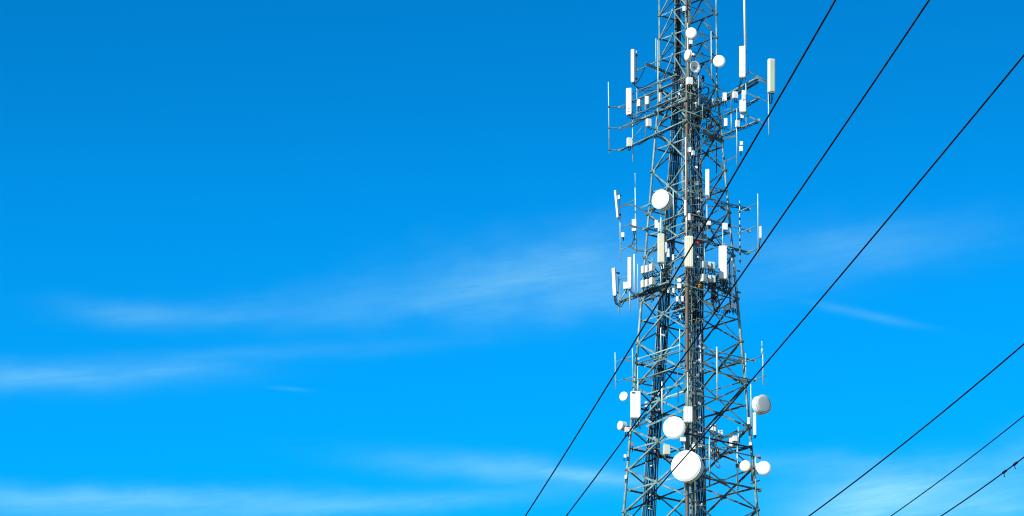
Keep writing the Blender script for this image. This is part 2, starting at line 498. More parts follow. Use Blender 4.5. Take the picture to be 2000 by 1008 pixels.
def dish(label, x, y, r, az, el=0, mode='C', off=0, drum=.35, m='white', pipe=None, kind='drum', group=None, arm=None, face=None):
    """x, y = centre of the face in the photo, r px"""
    dd = D(mode, x, y, off)
    c = P(x, y, dd); u, w, n = basis(az, el)
    rm = r * K
    t = Thing('dish_antenna', c - UP * rm, label, 'dish antenna', group)
    if kind == 'drum':
        d = rm * 2 * drum
        t.part('radome', MB().rev(c, n, [(.05 * rm, 0), (.045 * rm, .35 * rm), (.03 * rm, .7 * rm), (.0, .975 * rm), (-.02, .985 * rm)], 48), face or m)
        sh = t.part('shroud', MB().rev(c, n, [(-.005, .97 * rm), (-.005, rm), (-.04, 1.005 * rm), (-.05, .985 * rm), (-d, .985 * rm), (-d, 1.0 * rm), (-d - .03, 1.0 * rm), (-d - .03, .9 * rm)], 48, False), m)
        t.part('reflector', MB().rev(c - n * (d + .03), n, [(0, .93 * rm), (-.14 * rm, .7 * rm), (-.24 * rm, .4 * rm), (-.28 * rm, 0)], 40), 'greybox')
        if r > 15: t.part('dark_gap', MB().rev(c, n, [(-.035, .98 * rm), (-.035, 1.012 * rm), (-.075, 1.012 * rm), (-.075, .98 * rm)], 48, False), 'back')  # dark ring painted in for the shaded gap between cover and shroud
        hub = c - n * (d + .28 * rm)
    else:
        # open dish: paraboloid shell seen with its feed
        t.part('reflector', MB().rev(c, n, [(-.36 * rm, 0), (-.31 * rm, .35 * rm), (-.18 * rm, .68 * rm), (0, rm), (-.02, 1.03 * rm), (-.2 * rm, .7 * rm), (-.34 * rm, .36 * rm), (-.4 * rm, 0)], 40), m)
        t.part('feed_horn', MB().tube([c - n * .36 * rm, c + n * .25 * rm], .02, 8).rev(c + n * .25 * rm, n, [(0, 0), (0, .1 * rm), (.12 * rm, .16 * rm), (.12 * rm, 0)], 12), 'back')
        hub = c - n * .4 * rm
    t.part('hub', MB().rev(hub, n, [(.1 * rm, 0), (.1 * rm, .22 * rm), (-.12, .2 * rm), (-.12, 0)], 14, False), 'back')
    if pipe:
        xp, p0, p1 = pipe[:3]; pr = pipe[3] if len(pipe) > 3 else 1.3
        dp = hub.y - DIST + .12
        t.part('pipe', MB().tube([P(xp, p0, dp), P(xp + (p1 - p0) * .01, p1, dp)], pr * K, 8), 'pipe')
        e = P(xp, min(max(y, p0), p1), dp)
        t.part('bracket', MB().tube([hub, e], .045, 6).box(e, u, UP, n, .07, .09, .07), 'steel_dark')
    else:
        t.part('bracket', MB().tube([hub, hub - n * .3], .05, 6), 'steel_dark')
    return t

def whip(label, x, y0, y1, w=2, mode='C', off=0, m='pipe', lean=1, group=None, tip=None, arms=(), segs=False, name='whip_antenna', base=None):
    dd = D(mode, x, (y0 + y1) / 2, off)
    a = P(x - lean / 2, y0, dd); b = P(x + lean / 2, y1, dd)
    t = Thing(name, b, label, 'whip antenna' if name == 'whip_antenna' else 'pole', group)
    rad = w * K / 2
    t.part('tube', MB().tube([b, a - UP * rad, a], [rad, rad, rad * .45], 10), m)
    if tip:
        t.part('tip', MB().tube([a, P(x - lean / 2 - .3, tip, dd)], max(.012, rad * .4), 6), m)
        if tip < y0 - 10:
            t.part('ball', MB().rev(P(x - lean / 2 - .3, tip, dd), UP, [(-.04, 0), (-.025, .03), (0, .04), (.025, .03), (.04, 0)], 8), 'white')
    if segs:
        for k in range(9):
            f = (k + .4) / 9
            p = a + (b - a) * f
            t.part('collar', MB().tube([p, p - UP * .14], rad * 1.5, 8), 'cable_blue')
    for ax, ay, am, ao in arms:
        q = P(x, ay - (ax - x) * -.0, dd)
        f = (ay - y0) / (y1 - y0)
        q = a + (b - a) * max(0.03, min(.97, f))
        t.part('clamp', MB().tube([q - UP * .05, q + UP * .05], rad * 1.8, 8), 'steel_dark')
        t.part('arm', MB().tube([q, Q(ax, ay + (0), am, ao)], .028, 6), 'steel_dark')
    return t

# ------------------------------------------------------------------ mounting frames (rails, arms, pipes)
def frame(label, members, group='steel antenna mounting frames on the tower', base=None):
    """members: (part, x0,y0,x1,y1, halfwidth_px, mode, off, material)"""
    m0 = members[0]
    t = Thing('mounting_frame', Q(m0[1], m0[2], m0[6], m0[7]), label, 'mounting frame', group)
    for mm in members:
        part, x0, y0, x1, y1, r, mode, off, ma = mm[:9]
        mode1 = mm[9] if len(mm) > 9 else mode
        off1 = mm[10] if len(mm) > 10 else off
        a, b = Q(x0, y0, mode, off), Q(x1, y1, mode1, off1)
        mb = MB()
        if part == 'arm': mb.angle(a, b, r * 2 * K)
        else: mb.tube([a, b], r * K, 8)
        if part == 'rail' and abs(x1 - x0) > 42 and y0 < 620:
            for q in range(3):
                ph = R_.uniform(0, 6); f0 = R_.uniform(0, .35)
                pts = [a.lerp(b, f0 + (1 - f0) * k / 14) - UP * (.05 + .035 * q + .035 * math.sin(ph + k * 1.1)) + Vector((0, .04 * math.sin(ph + k * .8) + .03 * q, 0)) for k in range(15)]
                t.part('tied_cable', MB().tube(pts, .016, 6), R_.choice(['cable', 'cable', 'cable_blue', 'cable_grey']))
        for e in (a, b):
            if part == 'rail': mb.box(e, Vector((1, 0, 0)), UP, Vector((0, 1, 0)), r * K * 1.5, r * K * 1.6, r * K * 1.5)
        t.part(part, mb, ma)
    return t
S, SD = 'steel', 'steel_dark'
frame('three tier steel frame reaching left from the tower top level, below the tallest left antenna', [
 ('rail', 1209, 210, 1337, 152, 1.4, 'LF', .25, S), ('rail', 1211, 251, 1337, 195, 1.5, 'LF', .25, S), ('rail', 1210, 294, 1337, 236, 1.6, 'LF', .25, S),
 ('rail', 1245, 178, 1320, 146, 1.2, 'LF', .6, S), ('rail', 1244, 222, 1320, 190, 1.1, 'LF', .6, S), ('rail', 1246, 137, 1288, 118, 1.3, 'LF', .5, S),
 ('arm', 1262, 125, 1337, 156, 3.0, 'LB', .3, SD), ('arm', 1284, 175, 1337, 197, 2.3, 'LB', .3, SD), ('arm', 1278, 218, 1337, 240, 2.4, 'LB', .3, SD), ('arm', 1281, 265, 1328, 288, 1.7, 'LB', .3, SD),
 ('strut', 1228, 243, 1252, 210, .8, 'LF', .3, S), ('strut', 1234, 274, 1256, 245, .8, 'LF', .3, S), ('strut', 1284, 200, 1316, 178, .9, 'LF', 0, S), ('strut', 1300, 236, 1320, 214, .9, 'LF', 0, S),
 ('arm', 1215, 248, 1320, 204, 2.2, 'LF', -.2, SD), ('arm', 1250, 208, 1284, 190, 2.0, 'LF', -.2, SD), ('arm', 1290, 180, 1334, 214, 1.2, 'LB', 0, SD), ('arm', 1282, 214, 1334, 182, 1.3, 'LF', 0, SD),
 ('pipe', 1285, 78, 1285.5, 232, 1.1, 'LF', .45, 'pipe'), ('pipe', 1281, 75, 1281.5, 142, 1.0, 'LF', .1, 'pipe'), ('pipe', 1260, 179, 1261, 271, 1.2, 'LF', .3, S)])
frame('steel frame reaching right from the tower top level, under the two tall right antennas', [
 ('rail', 1401, 195, 1479, 152, 2.2, 'RB', .1, S), ('rail', 1463, 141, 1499, 159, 1.2, 'RB', .1, SD, 'RB', .1), ('rail', 1412, 226, 1481, 192, 1.5, 'RB', .1, S), ('rail', 1410, 264, 1482, 235, 1.6, 'RB', .1, S),
 ('arm', 1404, 204, 1480, 161, 2.6, 'RB', -.2, SD), ('arm', 1478, 155, 1498, 160, 2.0, 'RB', .1, SD, 'RB', .1),
 ('arm', 1365, 158, 1415, 177, 1.3, 'RF', .2, S), ('arm', 1360, 203, 1412, 224, 1.5, 'RF', .2, S), ('arm', 1345, 239, 1412, 266, 1.6, 'RF', .2, S),
 ('arm', 1460, 182, 1482, 192, 1.3, 'RB', .3, SD), ('arm', 1460, 226, 1482, 237, 1.3, 'RB', .3, SD), ('strut', 1482, 192, 1502, 200, .7, 'RB', .1, SD), ('strut', 1482, 237, 1501, 244, .7, 'RB', .1, SD),
 ('strut', 1428, 180, 1428.5, 212, .9, 'RB', .3, S), ('strut', 1428, 212, 1410, 218, .9, 'RB', .3, S), ('pipe', 1428, 222, 1428.5, 256, .9, 'RB', .3, 'pipe'), ('pipe', 1439, 212, 1439.5, 322, 1.1, 'RB', .2, 'pipe'), ('pipe', 1399, 268, 1399.5, 338, 1.1, 'RB', .2, SD),
 ('arm', 1416, 316, 1440, 303, 1.2, 'RB', .2, SD), ('arm', 1400, 272, 1440, 266, 1.8, 'RB', .1, SD), ('pipe', 1364, 148, 1364.5, 206, 1.2, 'RF', .4, 'pipe'), ('arm', 1372, 256, 1414, 278, 4.0, 'RF', 0, SD)])
frame('small three armed bracket on the left leg holding thin antennas, beside the drum dish', [
 ('arm', 1211, 402, 1236, 400, 1.3, 'L', 0, SD), ('arm', 1236, 400, 1250, 408, 1.3, 'L', 0, SD), ('arm', 1250, 408, 1282, 435, 1.4, 'L', 0, SD), ('rail', 1218, 402, 1240, 390, .9, 'LF', .1, S),
 ('rail', 1213, 445, 1240, 434, .9, 'LF', .1, S), ('arm', 1228, 439, 1264, 449, 1.5, 'L', 0, SD), ('rail', 1214, 487, 1242, 478, .9, 'LF', .1, S), ('arm', 1227, 481, 1246, 490, 1.5, 'L', 0, SD), ('arm', 1246, 490, 1264, 491, 1.6, 'L', 0, SD),
 ('arm', 1251, 406, 1272, 397, 1.3, 'L', .1, S), ('strut', 1242, 455, 1243, 475, .8, 'L', 0, SD), ('strut', 1243, 475, 1228, 481, .9, 'L', 0, SD)])
frame('long double rail frame around the middle level of the tower behind the cream antennas', [
 ('rail', 1257, 448, 1338, 414, 1.4, 'LF', .3, S), ('rail', 1263, 489, 1338, 453, 1.5, 'LF', .3, S), ('rail', 1322, 378, 1362, 360, 1.4, 'LF', .5, S, 'F', .3), ('rail', 1344, 373, 1382, 386, 1.3, 'RF', .4, S),
 ('rail', 1345, 416, 1424, 440, 1.3, 'RF', .3, S), ('rail', 1345, 462, 1420, 482, 1.5, 'RF', .3, S), ('rail', 1386, 388, 1464, 408, 1.3, 'RF', .3, S), ('rail', 1424, 440, 1464, 452, 1.3, 'RF', .3, S), ('rail', 1414, 478, 1463, 493, 1.5, 'RF', .3, S),
 ('arm', 1435, 487, 1462, 492, 1.6, 'RF', .1, SD), ('rail', 1443, 414, 1480, 397, 1.0, 'R', .4, S), ('rail', 1443, 456, 1481, 440, 1.0, 'R', .4, S), ('rail', 1462, 493, 1482, 484, 1.5, 'R', .4, S),
 ('arm', 1376, 404, 1422, 402, 1.2, 'R', 0, SD), ('arm', 1390, 418, 1420, 400, 1.2, 'RB', 0, SD), ('arm', 1300, 398, 1260, 412, 1.0, 'LF', .1, SD), ('arm', 1270, 412, 1300, 420, 1.6, 'LB', .1, SD), ('arm', 1262, 446, 1300, 456, 1.5, 'LB', .1, SD),
 ('arm', 1262, 500, 1290, 486, 1.5, 'LF', 0, SD), ('pipe', 1315, 372, 1315.5, 422, 1.2, 'LF', .5, 'pipe'), ('strut', 1400, 455, 1412, 445, 1.0, 'RF', 0, S), ('strut', 1388, 450, 1408, 478, 1.0, 'RF', 0, SD)])
frame('crowded lower middle frame on the left under the stacked grey radio boxes', [
 ('rail', 1210, 588, 1304, 551, 1.8, 'LF', .3, S), ('arm', 1212, 590, 1310, 560, 2.2, 'LF', 0, SD), ('strut', 1213, 584, 1227, 561, 1.4, 'LF', .4, 'pipe'), ('rail', 1211, 545, 1227, 540, .9, 'LF', .3, S),
 ('arm', 1240, 575, 1300, 556, 2.4, 'L', .2, SD), ('arm', 1254, 590, 1340, 556, 2.0, 'L', 0, SD), ('strut', 1256, 540, 1290, 530, .9, 'L', .2, SD), ('pipe', 1209, 545, 1209.5, 614, 1.1, 'LF', .35, 'pipe'),
 ('arm', 1262, 545, 1306, 552, 1.5, 'LB', .2, SD), ('rail', 1296, 522, 1338, 498, 1.4, 'LF', .2, S), ('arm', 1300, 535, 1338, 512, 1.4, 'LF', .1, SD), ('arm', 1300, 492, 1336, 506, 1.3, 'LB', .3, S), ('pipe', 1273.5, 503, 1274, 545, .7, 'L', .2, 'pipe'), ('pipe', 1290, 530, 1290.5, 556, .9, 'LF', .3, 'pipe')])
frame('crowded lower middle frame on the right holding the wide white antenna', [
 ('arm', 1368, 552, 1425, 572, 1.9, 'RF', .2, SD), ('arm', 1380, 595, 1413, 583, 1.4, 'R', .2, SD), ('arm', 1435, 528, 1446, 530, 1.4, 'R', .1, SD), ('arm', 1437, 569, 1447, 572, 1.6, 'R', .1, SD),
 ('arm', 1362, 548, 1392, 540, 1.5, 'RF', .3, SD), ('pipe', 1409.5, 545, 1410, 584, 1.0, 'RF', .3, 'pipe'), ('pipe', 1375.5, 484, 1376, 512, .8, 'RF', .3, 'pipe'), ('arm', 1374, 492, 1396, 484, 1.2, 'R', 0, SD),
 ('arm', 1376, 588, 1392, 598, 2.5, 'R', .2, SD), ('pipe', 1425, 512, 1426, 596, 1.3, 'R', .3, 'cable'), ('pipe', 1421, 520, 1422, 572, .9, 'R', .5, 'cable_grey')])
frame('double rail frame with thin stubs at left, above the white cabinet antenna', [
 ('rail', 1247, 701, 1326, 675, 1.3, 'LF', .3, 'pipe'), ('rail', 1247, 709, 1330, 682, .9, 'LF', .1, S), ('rail', 1245, 743, 1335, 713, 1.5, 'LF', .3, S), ('arm', 1258, 716, 1300, 700, 1.2, 'LF', 0, S),
 ('rail', 1205, 706, 1240, 694, .8, 'LF', .2, S), ('rail', 1206, 745, 1240, 735, .8, 'LF', .2, S), ('arm', 1220, 703, 1270, 716, 1.5, 'L', .1, SD), ('arm', 1217, 740, 1275, 754, 1.5, 'L', .1, SD),
 ('arm', 1244, 750, 1290, 732, 1.4, 'L', 0, SD), ('pipe', 1245, 715, 1245.5, 768, 1.1, 'L', .4, 'pipe'), ('arm', 1262, 770, 1335, 748, 1.4, 'LF', .2, S), ('arm', 1262, 833, 1336, 800, 1.9, 'LF', .25, S), ('arm', 1256, 815, 1272, 825, 2.0, 'LF', .1, S),
 ('arm', 1244, 832, 1274, 818, 1.7, 'L', 0, SD), ('arm', 1300, 776, 1335, 764, 1.1, 'LF', .3, 'pipe')])
frame('double rail frame on the right holding the tallest pale tube', [
 ('rail', 1374, 680, 1474, 705, 1.4, 'RF', .3, S), ('rail', 1376, 688, 1450, 706, 1.0, 'RF', .1, S), ('rail', 1374, 721, 1476, 744, 1.4, 'RF', .3, S), ('arm', 1376, 712, 1454, 748, 1.3, 'RF', 0, SD),
 ('rail', 1450, 708, 1491, 695, 1.0, 'R', .4, S), ('rail', 1470, 742, 1492, 735, .9, 'R', .4, S), ('arm', 1404, 720, 1448, 702, 1.2, 'RB', 0, SD), ('arm', 1382, 766, 1448, 746, 1.1, 'RB', 0, SD),
 ('arm', 1441, 702, 1462, 704, 2.6, 'R', .1, SD), ('arm', 1446, 742, 1464, 746, 2.6, 'R', .1, SD), ('pipe', 1456.5, 690, 1457, 748, 1.0, 'R', .2, 'pipe')])
frame('small plate bracket on the near leg just above the ribbed twin antenna', [
 ('arm', 1332, 760, 1350, 753, 1.8, 'F', .2, S), ('arm', 1348, 753, 1374, 764, 1.8, 'RF', .2, S), ('arm', 1333, 764, 1372, 770, 2.6, 'F', 0, SD), ('arm', 1352, 772, 1378, 784, 1.3, 'RF', .1, S)])
frame('lowest right frame of long dark rails carrying the small round dishes', [
 ('rail', 1355, 866, 1484, 894, 1.4, 'RF', .4, S), ('rail', 1336, 846, 1467, 874, 1.5, 'RF', .2, 'cable_blue'), ('rail', 1364, 930, 1484, 957, 2.0, 'RF', .4, SD), ('arm', 1374, 926, 1420, 948, 2.0, 'RF', .2, SD),
 ('arm', 1388, 865, 1440, 842, 2.0, 'RB', 0, SD), ('arm', 1404, 892, 1462, 875, 1.4, 'RB', .2, SD), ('arm', 1440, 852, 1458, 838, 1.3, 'R', .2, S), ('arm', 1468, 896, 1484, 889, 1.8, 'R', .3, S), ('arm', 1466, 945, 1484, 938, 1.3, 'R', .3, SD),
 ('pipe', 1385.5, 852, 1386, 922, 1.6, 'RF', .6, 'pipe'), ('pipe', 1386, 922, 1386, 948, 1.4, 'RF', .6, SD), ('pipe', 1442, 834, 1442.5, 875, 1.0, 'R', .3, 'pipe'), ('pipe', 1467.5, 912, 1469, 940, 1.5, 'R', .3, SD),
 ('arm', 1372, 896, 1388, 895, .9, 'RF', .5, 'pipe'), ('arm', 1290, 884, 1310, 900, 2.0, 'LF', 0, SD), ('arm', 1282, 878, 1318, 908, 1.6, 'LB', .1, SD)])

frame('square ring of braced rails around the tower just below the white cube', [
 ('ring_rail', 1288, 196, 1337, 173, 1.2, 'LF', .15, S), ('ring_rail', 1337, 178, 1408, 203, 1.2, 'RF', .15, S), ('ring_rail', 1286, 238, 1337, 213, 1.3, 'LF', .15, S), ('ring_rail', 1337, 216, 1410, 244, 1.3, 'RF', .15, S),
 ('ring_rail', 1286, 200, 1346, 224, 1.3, 'LB', .1, SD), ('ring_rail', 1350, 226, 1408, 200, 1.3, 'RB', .1, SD), ('ring_rail', 1284, 242, 1348, 264, 1.4, 'LB', .1, SD), ('ring_rail', 1350, 268, 1410, 240, 1.4, 'RB', .1, SD),
 ('strut', 1296, 192, 1330, 216, 1.0, 'LF', .1, SD), ('strut', 1350, 184, 1398, 238, 1.0, 'RF', .1, SD), ('strut', 1356, 222, 1404, 202, 1.0, 'RF', .1, S), ('strut', 1345, 190, 1378, 228, .9, 'C', .3, SD), ('strut', 1352, 246, 1392, 206, .9, 'C', .3, SD),
 ('post', 1312, 176, 1312, 236, .9, 'LF', .2, S), ('post', 1372, 186, 1372, 236, 1.0, 'RF', .2, S), ('post', 1388, 192, 1388, 250, .9, 'RF', .2, SD)])
frame('square ring of rails wrapped around the tower behind the stacked grey radio boxes', [
 ('ring_rail', 1262, 548, 1337, 517, 1.2, 'LF', .1, SD), ('ring_rail', 1258, 572, 1337, 540, 1.2, 'LF', .1, S), ('ring_rail', 1337, 530, 1432, 556, 1.2, 'RF', .1, SD), ('ring_rail', 1337, 556, 1432, 584, 1.2, 'RF', .1, S),
 ('ring_rail', 1262, 560, 1352, 590, 1.3, 'LB', .1, SD), ('ring_rail', 1354, 596, 1432, 566, 1.3, 'RB', .1, SD), ('strut', 1275, 545, 1330, 566, 1.0, 'LF', 0, SD), ('strut', 1350, 538, 1420, 574, 1.0, 'RF', 0, SD),
 ('post', 1318, 520, 1318, 574, .9, 'LF', .2, S), ('post', 1402, 535, 1402, 584, .9, 'RF', .2, S)])
CORE = [(1326, 165, 'C', .2), (1330, 185, 'C', .3), (1328, 200, 'C', .1)]
COREL2 = [(1316, 455, 'C', .2), (1320, 470, 'C', .2)]
COREL3 = [(1310, 570, 'C', .3), (1316, 575, 'C', .2), (1320, 585, 'C', .3)]
# ---- top level
panel('slim white antenna standing highest on the far left of the top frame', 1236.5, 97, 160, 8, -28, 'LF', .5, 7, pipe=(1243, 99, 246), jump=[(1262, 128, 'LF', .4), (1300, 142, 'C', .3), (1325, 155, 'C', .2)], sag=16)
panel('white antenna with dark straps near its foot, lower left of the slim top one', 1229, 173, 224, 12, -20, 'LF', .5, 8, pipe=(1235, 200, 316), jump=[(1258, 220, 'LF', .3), (1300, 215, 'C', .3)], sag=10)
sb = MB()
t = [o for o in bpy.data.objects if o.name.startswith('panel_antenna') and not o.parent][-1]
dd = D('LF', 1229, 200, .5)
for y in (213, 219, 224):
    c = P(1229, y, dd); u, w, n = basis(-20)
    pts = [c + u * (6.2 * K * math.cos(a)) + n * (4.6 * K * math.sin(a)) + UP * (-.05 * math.cos(a)) for a in [2 * PI * k / 16 for k in range(17)]]
    s_ = MB().tube(pts, .012, 5).build('strap', 'cable', t, t.location)
panel('white antenna directly below the thick white pole on the top right', 1450.5, 91, 151, 13, -12, 'RB', .6, 8, pipe=(1456.5, 140, 247), jump=[(1440, 168, 'RB', .2), (1408, 196, 'RB', .2)], sag=8)
panel('widest top right antenna with pale green face and white side', 1506.5, 116, 181, 14, 14, 'RB', .3, 9, m='white', cover='green_white', pipe=(1500.5, 165, 264), jump=[(1503, 198, 'RB', .1), (1508, 200, 'RB', .1), (1499, 196, 'RB', .1)], sag=8)
panel('short white antenna hanging midway on the right pipe below the top frame rail', 1451, 196, 219, 13, -8, 'RB', .7, 8, jump=[(1440, 232, 'RB', .3)], sag=5)
radio('narrow white box with a handle, just above the short white antenna on the right', 1452.5, 186, 7, 19, 15, 'RB', .7, cables=1)
radio('small white box just under the short white antenna on the right', 1449.5, 225, 6, 12, -5, 'RB', .65, cables=2)
whip('thick white pole antenna rising out of the picture above the right antenna', 1454.2, -60, 92, 5, 'RB', .5, 'white', lean=3)
whip('long thin pale pole at the far left of the tower top', 1189.3, 160, 300, 2.3, 'LF', .6, 'pipe', lean=2, arms=[(1210, 209, 'LF', .25), (1211, 250, 'LF', .25), (1211, 293, 'LF', .25)][0:3])
radio('left of two white boxes clamped on the short pole in the upper left frame', 1248.5, 202, 7, 13, -25, 'LF', .7, dep=9)
radio('right of two white boxes clamped on the short pole in the upper left frame', 1265, 197, 8, 16, -30, 'LF', .7, dep=9)
radio('narrow white box behind the long pole beside the upper left leg', 1289.5, 190, 5, 18, -20, 'LF', .2)
radio('white box low on the short pole in the upper left frame, tilted face', 1267, 240, 10, 15, 25, 'LF', .7)
radio('white box at the lowest left rail of the top frame', 1229.5, 278, 10, 17, 20, 'LF', .4)
radio('big white box on the right frame, nearest the right leg of the top level', 1415, 190, 10, 16, -10, 'RB', .4, dep=8)
radio('white box with sloping top right of the pair under the top right rail', 1436, 186, 10, 13, 20, 'RB', .4)
radio('slim white box low on the right frame, close to the right leg', 1418, 239, 7, 15, -20, 'RB', .4)
radio('white box on the right frame just above its lowest rail', 1440.5, 242, 8, 13, 25, 'RB', .4)
radio('squarish white box near the foot of the pipe below the right top frame', 1447.5, 291, 7, 10, -10, 'RB', .4, cables=1)
radio('small rounded white box hanging on a pipe under the right top frame', 1448, 280, 6, 7, 0, 'RB', .4, cables=1)
radio('white cube standing at the tower centre above the tangle of cables', 1346.5, 159, 12, 14, 20, 'F', .5, dep=10, cables=3)
radio('longer slender white box inside the right leg at the top level', 1396.5, 243, 4, 24, 0, 'R', -.1, cables=1)
radio('shorter slender white box inside the right leg at the top level', 1397.5, 203, 4, 12, 0, 'R', -.1, cables=1)
radio('small white box on the near leg below the cable tangle, left one', 1347.5, 293, 8, 9, -30, 'F', .3, cables=1)
radio('small white box on the near leg below the cable tangle, right one', 1353.5, 299, 6, 9, 30, 'F', .3, cables=1)
dish('small round white dish highest on the tower', 1350, 64.5, 11, -12, -12, 'F', .5, .12, pipe=(1343, 45, 155))
dish('narrow edge-on white dish below the highest one', 1341.5, 107, 11, -62, 2, 'F', .7, .2)
dish('open white dish with shaded bowl at the tower centre', 1358.5, 131, 12, 32, -4, 'F', 1.0, .2, kind='open')
dish('round white dish on the right leg at the tower top', 1404.5, 119.5, 12, -8, -12, 'R', 1.6, .12, pipe=(1389, 61, 150))
radio('tiny white box between the highest dish and the edge-on dish', 1349, 82.5, 7, 8, 10, 'F', .4, cables=1)
radio('tiny white knob-like box right of the edge-on dish', 1353.5, 108, 5, 8, 0, 'F', .2, cables=0)
radio('small white box fixed on the near leg close to the top of the photo', 1336.5, 17, 6, 9, -20, 'F', .3, cables=2)
# ---- second level
panel('thin white antenna leaning at the far left of the middle level', 1204.5, 372, 425, 4.5, -35, 'LF', .7, 5, lean=5, pipe=(1210.5, 380, 508, 1.1))
radio('tiny white box beside the thin leaning antenna top', 1208.5, 385, 4, 8, 0, 'LF', .6, cables=0)
radio('little white box low on the far left middle pipe', 1216.5, 459, 6, 9, 0, 'LF', .6, cables=1)
whip('white whip with fine tip left of the drum dish', 1241.5, 366, 494, 2.8, 'LF', .4, 'pipe', lean=1.5, tip=340)
radio('white box on the whip pole left of the middle leg', 1239, 440, 9, 23, -15, 'LF', .7, dep=6, jump=[(1243, 476, 'LF', .1), (1228, 481, 'LF', .2)])
dish('large white drum dish on the left leg of the middle level', 1289.5, 389, 19.5, -33, 0, 'LF', .9, .42, pipe=(1291, 372, 428, 1.4))
panel('slim white antenna between the near and right legs of the middle level', 1382, 331, 387, 8, -10, 'RF', .6, 6, pipe=(1380.5, 380, 472, 1.1))
whip('thin white whip running along the near leg above the middle level', 1339.3, 268, 390, 2.2, 'F', .4, 'white', lean=1)
panel('very narrow white antenna on the near leg of the middle level', 1338.5, 391, 421, 4.5, 0, 'F', .5, 5)
radio('small white box right of the very narrow antenna on the near leg', 1346, 424, 5, 13, 0, 'F', .5, cables=1)
whip('short white tube on the near leg just above the ribbed cream antenna', 1340.5, 420, 463, 2.4, 'F', .4, 'white', lean=.5)
panel('cream antenna on the left front of the middle level, greenest in tint', 1291, 457, 513, 13, 12, 'LF', .8, 8, m='cream', pipe=(1291, 425, 460, 1.8), jump=[(1300, 530, 'LF', .3), (1308, 525, 'LF', .2), (1302, 540, 'LF', .2)], sag=6)
panel('widest cream antenna on the near leg with seams down its face', 1345.5, 462, 522, 16.5, 4, 'F', .8, 9, m='cream', ribs=3, jump=[(1338, 545, 'F', .2), (1350, 545, 'F', .2), (1356, 540, 'F', 0)], sag=5)
panel('wide white antenna on the right front of the lower middle frame', 1412, 481, 545, 16.5, -4, 'RF', .8, 9, pipe=(1411.5, 448, 484, 1.2), jump=[(1420, 570, 'RF', .2), (1424, 566, 'RF', .2), (1400, 560, 'RF', .3), (1410, 575, 'RF', .1)], sag=10)
radio('rounded white box on the pole above the wide white right antenna', 1416, 443, 10, 13, 10, 'RF', .5, cables=2)
radio('white box left of the rounded one, on the slim antenna pipe', 1384, 436, 8, 8, 10, 'RF', .5, cables=2)
radio('slim white box left of the short pole above the greenest cream antenna', 1282, 438, 6, 15, -15, 'LF', .7, cables=1)
radio('pale green grey box right beside the short pole above the greenest cream antenna', 1289.5, 444, 8, 17, 20, 'LF', .5, m='greybox', cables=1)
whip('thin pole with dark collars at the right of the middle level', 1445, 392, 516, 2, 'R', .4, 'pipe', lean=1, segs=True)
whip('tall plain pale pole farthest right of the middle level', 1480.7, 378, 504, 2.4, 'R', .5, 'pipe', lean=1)
panel('little slim white antenna at the far right edge of the middle level', 1485.5, 442, 465, 4, 10, 'R', .5, 4, jump=[(1482, 490, 'R', .4)], sag=3)
radio('white box behind the greenest cream antenna, at its lower right', 1305, 494, 5, 16, 0, 'LF', .3, cables=1)
radio('narrow reddish white box right of the greenest cream antenna', 1301, 483, 3.5, 20, 0, 'LF', .5, m='clamp', cables=1)
radio('stubby white box under the greenest cream antenna', 1294, 520, 6, 11, 0, 'LF', .6, cables=1)
radio('small white box inside the tower left of the widest cream antenna', 1314.5, 503, 4, 11, 0, 'LF', .2, cables=1)
# ---- third level
panel('white antenna leaning at the far left of the crowded frame', 1200, 524, 577, 7.5, -30, 'LF', .8, 6, lean=2.5, pipe=(1208, 541, 580, 1.0), jump=[(1212, 588, 'LF', .3), (1216, 586, 'LF', .3), (1222, 585, 'LF', .3)], sag=14)
panel('taller white antenna second from left on the crowded frame', 1230, 503, 563, 7.5, -18, 'LF', .8, 7, pipe=(1230, 540, 608, 1.1), jump=[(1252, 575, 'L', .3), (1280, 570, 'L', .2)], sag=6)
whip('white pole right beside the taller left antenna', 1239, 496, 570, 3.2, 'LF', .6, 'white', lean=.5)
whip('thin pale pole between the left antennas and the stacked grey boxes', 1246, 515, 600, 1.9, 'LF', .4, 'pipe', lean=.5)
radio('square white box at the foot of the taller left antenna', 1222, 558, 9, 13, -15, 'LF', .7)
g = 'grey radio boxes stacked in rows on the crowded frame'
rows = [(1257, 527, 'LF', 'left', 'upper left', 8), (1264.5, 525.5, 'LF', 'middle', 'upper left', 7), (1273.5, 523, 'LF', 'right', 'upper left', 9),
        (1256.5, 555, 'LF', 'left', 'lower left', 8), (1264.5, 553, 'LF', 'middle', 'lower left', 7), (1274, 550, 'LF', 'right', 'lower left', 10)]
for (x, y, md, a, b, w) in rows:
    radio('pale grey box at the %s of the %s row of three stacked boxes' % (a, b), x, y, w, 14, 38 if a == 'right' else 30, md, .9, 'greybox' if a == 'right' else 'white', dep=w * .95, group=g, cables=3,
          jump=[(x + 14, y + 14, 'L', .2), (x + 5, y + 15, 'L', .2)])
rows = [(1374, 518, 'left', 'upper right', 11, 13, 42), (1385.5, 518, 'middle', 'upper right', 6, 13, 10), (1392.5, 519, 'right', 'upper right', 7, 13, 10),
        (1374, 543.5, 'left', 'lower right', 11, 14, 42), (1386, 544.5, 'middle', 'lower right', 6, 13, 10), (1393.5, 545.5, 'right', 'lower right', 7, 13, 10)]
for (x, y, a, b, w, h, az) in rows:
    radio('pale grey box at the %s of the %s row of three stacked boxes' % (a, b), x, y, w, h, az, 'RF', .9, 'greybox', dep=w * .9, group=g, cables=3,
          jump=[(x + 4, y + 16, 'R', .2), (x - 8, y + 18, 'C', .5)])
radio('white box tucked beneath the crowded left frame', 1275.5, 579, 9, 7, 20, 'L', .3, cables=2)
